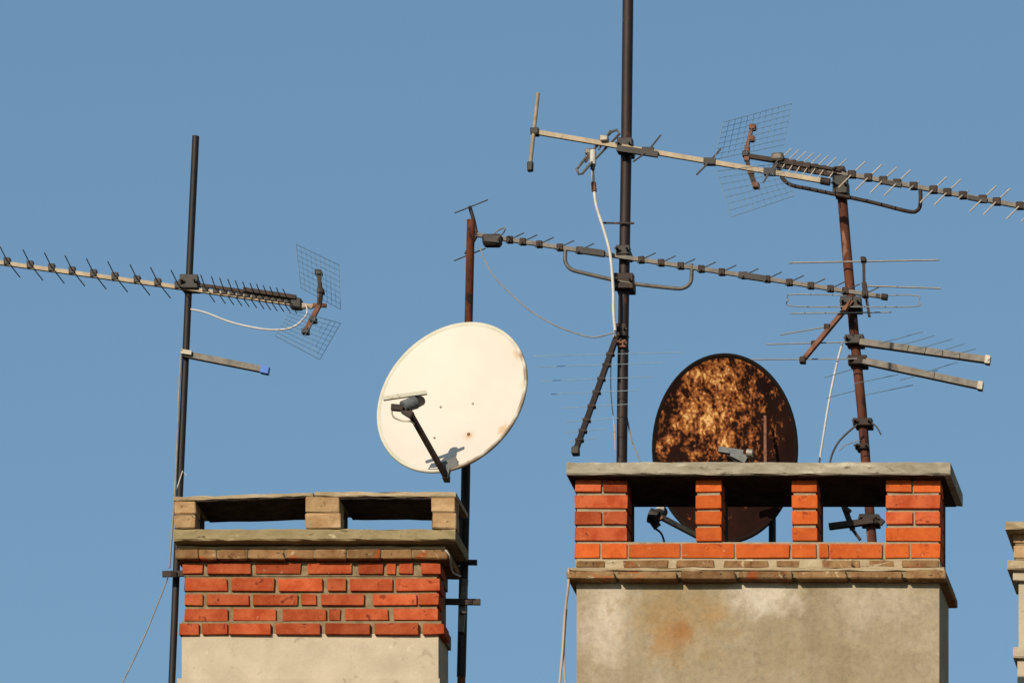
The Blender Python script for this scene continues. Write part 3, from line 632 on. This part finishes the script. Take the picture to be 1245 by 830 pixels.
# A7: twin square tubes
A7 = thing('tv_antenna', P(1042, 430, Y4), 'pair of grey square tubes with fine slanting rods jutting right from the rusty leaning mast', 'antenna', 'rooftop television antennas')
for a, b in (((1046, 416), (1199, 437.5)), ((1050, 439), (1190, 469))):
    mb = MB(); mb.bar(P(*a, y6), P(*b, y6 - .05), .034, .033); mb.build('boom', 'alu_grey', A7)
    mb = MB(); mb.bar(P(b[0] - 1, b[1], y6 - .05), P(b[0] + 5, b[1] + .8, y6 - .05), .040, .042); mb.build('boom_cap', 'alu', A7)
clampbox(A7, 1040, 416, Y4 - .01, 24, 11, .11, 'black', 'mast_clamp'); clampbox(A7, 1044, 441, Y4 - .01, 24, 11, .11, 'iron', 'mast_clamp')
for a, b, c_, d_ in ((1068, 418, 1122, 403), (1090, 421, 1136, 408), (1112, 425, 1158, 412), (1136, 429, 1172, 418), (1160, 431, 1186, 424),
                     (1040, 466, 1092, 455), (1052, 480, 1110, 468), (1002, 459, 1042, 447), (1004, 484, 1042, 474), (1126, 452, 1164, 440), (1094, 462, 1140, 450)):
    mb = MB(); rod(mb, (a, b), y6 - .12, (c_, d_), y6 + .12, .0021); mb.build('cross_rod', 'wire', A7)
cable('cable', [(1024, 418), (1018, 440), (1009, 482), (1001, 530), (996, 565), (994, 600)], Y4 - .10, .0058, 'white_cable', 'white cable hanging left of the rusty leaning mast')
cable('cable', [(1042, 516), (1028, 528), (1017, 541), (1009, 562), (1005, 600)], Y4 - .10, .0055, 'dark_cable', 'dark cable bowing left from the low clamp of the rusty leaning mast')
cable('cable', [(1060, 514), (1066, 519), (1071, 528)], Y4 - .10, .0045, 'dark_cable', 'short dark cable end curling right of the low clamp of the rusty mast')
cable('cable', [(1046, 535), (1030, 540), (1020, 548)], Y4 - .12, .0025, 'grey_cable', 'fine grey wire left of the lowest clamp of the rusty leaning mast')
# tan cables down the left side of the wide chimney
cable('cable', [(691.5, 690, -.065), (691, 712, -.05), (687, 745, 0), (684, 790, 0), (680, 836, 0), (676, 900, 0)], 0, .0068, 'tan_cable', 'pinkish tan cable hanging down the left corner of the wide chimney')
cable('cable', [(689, 740, .01), (686, 785, .01), (686, 812, .01), (688, 840, .01), (690, 900, .01)], 0, .0042, 'tan_cable', 'thinner tan cable parting from the thick tan one beside the wide chimney')
cable('cable', [(541, 668, -.06), (547, 676, -.04), (548, 688, .05), (551, 696, .15), (560, 700, .24)], 0, .005, 'lnb_pale', 'short pale cable at the right end of the left chimney cornice')

# ------------------------------------------------------------------ dishes
def dish_frame(az, el, asp, rad):
    a, e = R(az), R(el)
    n = Vector((-math.sin(a)*math.cos(e), -math.cos(a)*math.cos(e), math.sin(e)))
    u = Vector((math.cos(a), -math.sin(a), 0)); w = n.cross(u)
    if w.z < 0: w = -w
    return n, u*rad, w*rad*asp
def dish(parent, C, n, u, w, depth, m_front, m_rim, m_back, rimw=.012):
    NS, NR = 72, 9
    prof = [(.0, -depth), (.12, -depth*.985), (.3, -depth*.91), (.5, -depth*.75), (.7, -depth*.51), (.85, -depth*.28), (.955, -depth*.09), (.965, -.004), (.985, .004), (1.0, .0), (1.004, -.010), (.99, -.018)]
    back = [(.95, -depth*.09 - .014), (.7, -depth*.51 - .012), (.5, -depth*.75 - .012), (.3, -depth*.91 - .012), (.0, -depth - .012)]
    def shell(pr):
        mb = MB(); vs = []; fs = []
        for r, h in pr:
            for k in range(NS):
                a = 2*math.pi*k/NS; vs.append(C + (u*math.cos(a) + w*math.sin(a))*r + n*h)
        for i in range(len(pr)-1):
            for k in range(NS): fs.append([i*NS+k, i*NS+(k+1) % NS, (i+1)*NS+(k+1) % NS, (i+1)*NS+k])
        mb.add(vs, fs, 0, True); return mb
    a = shell([(max(r, .001), h) for r, h in prof[:7]]).build('reflector', m_front, parent)
    shell(prof[6:]).build('rim', m_rim, a)
    shell([(max(r, .001), h) for r, h in [prof[-1]] + back]).build('back_shell', m_back, parent)
    return a
# cream dish
Yd = -.02
C1 = P(549.0, 482.0, Yd)
D1 = thing('satellite_dish', C1, 'round cream satellite dish with a dark arm above the left chimney', 'satellite dish', 'satellite dishes')
n1, u1, w1 = dish_frame(14.5, 18.0, 1.1, .415)
def dish_local(C, n, u, w, px, py, depth=0.0):
    """point of the dish plane (plus depth along its axis) seen at a photo pixel"""
    eye = camo.location
    q = P(px, py, 0.0); dr = (q - eye).normalized()
    t = ((C + n*depth) - eye).dot(n)/dr.dot(n)
    return eye + dr*t
def white_mat():
    m, nt, bs = nodes('cream_dish_paint')
    col = ramp(nt, noise(nt, 4, 6, .6), [(.3, (.56, .50, .435)), (.7, (.60, .54, .475))])
    spots = [(569.5, 527.5, .020, (.34, .15, .05), .95, .4), (569.5, 527.5, .045, (.50, .36, .2), .4, .5), (634, 432, .05, (.46, .27, .11), .8, .7), (613, 524, .045, (.48, .31, .14), .75, .7),
             (526, 575, .03, (.66, .45, .24), .4, .7), (637, 470, .03, (.60, .40, .24), .5, .7)]
    for px, py, r_, c, o, am in spots:
        p = dish_local(C1, n1, u1, w1, px, py, -.03) - C1
        col = mix(nt, ramp(nt, blob_mask(nt, tuple(p), (r_, r_*3, r_), am, 18), [(.3, o), (1.0, 0.0)]), col, c)
    nt.links.new(col, bs.inputs['Base Color']); bs.inputs['Roughness'].default_value = .55
    return m
M['dish_cream'] = white_mat()
M['dish_rim'] = mat('cream_dish_rim', (.70, .64, .52), (.82, .77, .67), 9, .6, bmp=.1, spots=[(7, (.34, .17, .08), .60), (5, (.55, .40, .26), .60)])
M['dish_back'] = mat('dish_back', (.30, .25, .19), (.48, .42, .34), 9, .7, bmp=.2)
def rim_mat():
    m, nt, bs = nodes('cream_rim_with_rust')
    col = ramp(nt, noise(nt, 8, 6, .6), [(.35, (.46, .44, .34)), (.65, (.56, .53, .44))])
    for px, py, r_ in ((640, 455, .07), (637, 490, .08), (624, 522, .09), (604, 547, .09), (580, 565, .09), (556, 574, .08), (637, 430, .05)):
        p = dish_local(C1, n1, u1, w1, px, py, 0) - C1
        col = mix(nt, ramp(nt, blob_mask(nt, tuple(p), (r_, r_*2, r_), .6, 16), [(.4, .7), (1.0, 0.0)]), col, (.16, .075, .035))
    nt.links.new(col, bs.inputs['Base Color']); bs.inputs['Roughness'].default_value = .7
    return m
M['rim_rust'] = rim_mat()
dish(D1, C1, n1, u1, w1, .065, 'dish_cream', 'rim_rust', 'dish_back')
def bolt(parent, C, n, u, w, px, py, r=.009, m='alu', dep=-.055):
    p = dish_local(C, n, u, w, px, py, dep)
    q = p - C; rr = math.sqrt((q.dot(u)/u.length_squared)**2 + (q.dot(w)/w.length_squared)**2)
    h = -.065*(1 - rr*rr)
    p = dish_local(C, n, u, w, px, py, h)
    mb = MB(); mb.tube([p - n*.006, p + n*.006], r, 0, 8, True, r*.8); return mb.build('bolt', m, parent)
for q in ((536, 495), (575, 491), (528.5, 532.5)): bolt(D1, C1, n1, u1, w1, *q, .007)
bolt(D1, C1, n1, u1, w1, 570, 528, .010, 'brown')
aF = dish_local(C1, n1, u1, w1, 541, 577, .005)
tip = P(497.5, 500, aF.y - .30)
mb = MB(); mb.bar(aF, tip, .022, .024); mb.bar(aF + Vector((0, .06, -.004)), aF, .03, .03); mb.build('feed_arm', 'iron', D1)
q = dish_local(C1, n1, u1, w1, 545, 566, .0)
mb = MB(); mb.bar(dish_local(C1, n1, u1, w1, 535, 569, .004), dish_local(C1, n1, u1, w1, 556, 561, .004), .02, .045); mb.bar(q, aF + Vector((0, .02, 0)), .03, .035); mb.build('arm_bracket', 'lnb', D1)
mb = MB(); mb.tube([tip + Vector((-.03, -.01, .02)), P(505, 489, tip.y + .03)], .029, 0, 12, True, .032); mb.tube([P(503, 489.5, tip.y + .02), P(512, 487, tip.y + .09)], .032, 1, 12, True, .024); mb.build('feed_horn', ['lnb', 'black'], D1)
mb = MB(); mb.bar(P(466, 484.5, tip.y - .01), P(519, 477, tip.y + .03), .02, .018); mb.build('feed_bar', 'dish_rim', D1)
mb = MB(); mb.bar(P(476, 495, tip.y), P(499, 497, tip.y), .03, .028); mb.bar(P(490, 498, tip.y), P(501, 505, tip.y), .03, .035); mb.build('feed_clamp', 'iron', D1)
mb = MB(); mb.tube(curve([P(476, 497, tip.y), P(478, 506, tip.y + .02), P(488, 511, tip.y + .04), P(499, 512, tip.y + .03), P(504, 516, tip.y + .04)]), .0045, 0, 6); mb.build('feed_cable', 'dish_rim', D1)
# rear mount on the mast
mc = P(566.5, 495, Y2)
bc = C1 - n1*.11
mb = MB(); mb.bar(bc - u1*.22 - n1*.03, bc + u1*.25 - n1*.03, .03, .14, up=w1); mb.bar(bc, Vector((mc.x, Y2 - .02, mc.z)), .05, .06); mb.build('rear_mount', 'iron', D1)

# rusty dish
Ye = .98
C2 = P(880.5, 545.0, Ye)
D2 = thing('satellite_dish', C2, 'rust-covered dark satellite dish behind the wide chimney', 'satellite dish', 'satellite dishes')
n2, u2, w2 = dish_frame(20.5, -10.5, 1.1, .4335)
def rust_mat():
    m, nt, bs = nodes('rust_patches')
    base = ramp(nt, noise(nt, 5, 6, .6), [(.35, (.009, .0035, .0028)), (.65, (.018, .006, .004))])
    # flaking: strongest in the upper middle, thinning towards the edge of the dish
    pc = dish_local(C2, n2, u2, w2, 862, 492, -.06) - C2
    msk = blob_mask(nt, tuple(pc), (.34, .9, .40), .45, 7)
    fine = noise(nt, 24, 2, .5, .1, (1, 1, .75))
    mid = noise(nt, 9, 4, .6, .5)
    def comb(k1, k2, k3):
        a = N(nt, 'ShaderNodeMath', operation='MULTIPLY_ADD'); nt.links.new(msk, a.inputs[0]); a.inputs[1].default_value = -k1; a.inputs[2].default_value = k3
        b = N(nt, 'ShaderNodeMath', operation='MULTIPLY_ADD'); nt.links.new(fine, b.inputs[0]); b.inputs[1].default_value = k2; nt.links.new(a.outputs[0], b.inputs[2])
        c = N(nt, 'ShaderNodeMath', operation='MULTIPLY_ADD'); nt.links.new(mid, c.inputs[0]); c.inputs[1].default_value = k2*.7; nt.links.new(b.outputs[0], c.inputs[2])
        return c.outputs[0]
    v0 = comb(.62, 1.9, -.94)
    pit = noise(nt, 62, 2, .5)
    pv = N(nt, 'ShaderNodeMath', operation='MULTIPLY_ADD'); nt.links.new(pit, pv.inputs[0]); pv.inputs[1].default_value = 1.5; pv.inputs[2].default_value = -.80
    vv = N(nt, 'ShaderNodeMath', operation='ADD'); nt.links.new(v0, vv.inputs[0]); nt.links.new(pv.outputs[0], vv.inputs[1])
    v = vv.outputs[0]
    col = ramp(nt, v, [(.08, (.020, .007, .004)), (.24, (.085, .026, .009)), (.36, (.16, .048, .015)), (.50, (.26, .085, .024)), (.66, (.38, .16, .048)), (.86, (.62, .37, .14))])
    e = ramp(nt, v, [(.05, 0.0), (.15, 1.0)])
    col = mix(nt, e, base, col)
    nt.links.new(col, bs.inputs['Base Color']); bs.inputs['Roughness'].default_value = .9; bs.inputs['Specular IOR Level'].default_value = .06
    bump(nt, bs, fine, .6, .004)
    return m
M['rust'] = rust_mat()
M['rust_rim'] = mat('dark_rust_rim', (.005, .003, .0025), (.012, .006, .004), 14, .85, bmp=.3)
dish(D2, C2, n2, u2, w2, .075, 'rust', 'rust_rim', 'rust_rim')
# feed arm reaching down-left with its LNB
a0 = dish_local(C2, n2, u2, w2, 872, 664, .005)
t2 = P(803, 628, Ye - .42)
mb = MB(); mb.bar(a0, t2, .022, .024); mb.build('feed_arm', 'alu_beige', D2)
mb = MB(); mb.tube([P(790, 626, t2.y), P(800, 630, t2.y)], .040, 0, 12); mb.tube([P(799, 626, t2.y), P(806, 621, t2.y + .05)], .028, 0, 12); mb.build('feed_horn', 'black', D2)
mb = MB(); mb.bar(P(793, 640, t2.y), P(801, 634, t2.y), .03, .03); mb.bar(P(798, 633, t2.y), P(806, 628.5, t2.y), .02, .016, 1); mb.build('feed_clamp', ['black', 'brown'], D2)
mb = MB(); mb.tube([P(799, 617, t2.y + .02), P(808, 617, t2.y + .02)], .022, 0, 10); mb.build('feed_cap', 'lnb_pale', D2)
mb = MB(); mb.tube(curve([P(795, 641, t2.y), P(803, 647, t2.y), P(807, 656, t2.y), P(810, 672, t2.y)]), .006, 0, 6); mb.build('feed_cable', 'dark_cable', D2)
# second arm: strut and box in front of the dish
s0 = P(930, 506, Ye - .14); s1 = P(930.5, 600, Ye - .30)
mb = MB(); mb.bar(s0, s1, .014, .016); mb.build('strut', 'brown', D2)
mb = MB(); mb.bar(P(874, 546.5, Ye - .40), P(904, 551, Ye - .40), .03, .028); mb.bar(P(890, 551, Ye - .4), P(908, 560, Ye - .4), .04, .04); mb.build('second_feed', 'lnb', D2)
mb = MB(); mb.tube([P(908, 550, Ye - .44), P(915, 551, Ye - .44)], .02, 0, 10); mb.build('second_feed_cap', 'alu', D2)
mb = MB(); mb.tube([P(912, 556, Ye - .4), P(914, 600, Ye - .3)], .012, 0, 8); mb.build('second_arm', 'brown', D2)
# its own short mast
mb = MB(); mb.tube([C2 - n2*.13 + Vector((0, 0, .05)), Vector(P(939, 560, Ye + .16)), P(939, 700, Ye + .16), P(939, 1480, Ye + .16)][1:], PX(4.6), 0, 10)
mb.build('mast', 'mast_dark', D2)
mb = MB(); mb.bar(C2 - n2*.085, P(939, 590, Ye + .16), .06, .10); mb.build('rear_mount', 'iron', D2)

# drop helper properties
for o in bpy.data.objects:
    if '_b' in o: del o['_b']
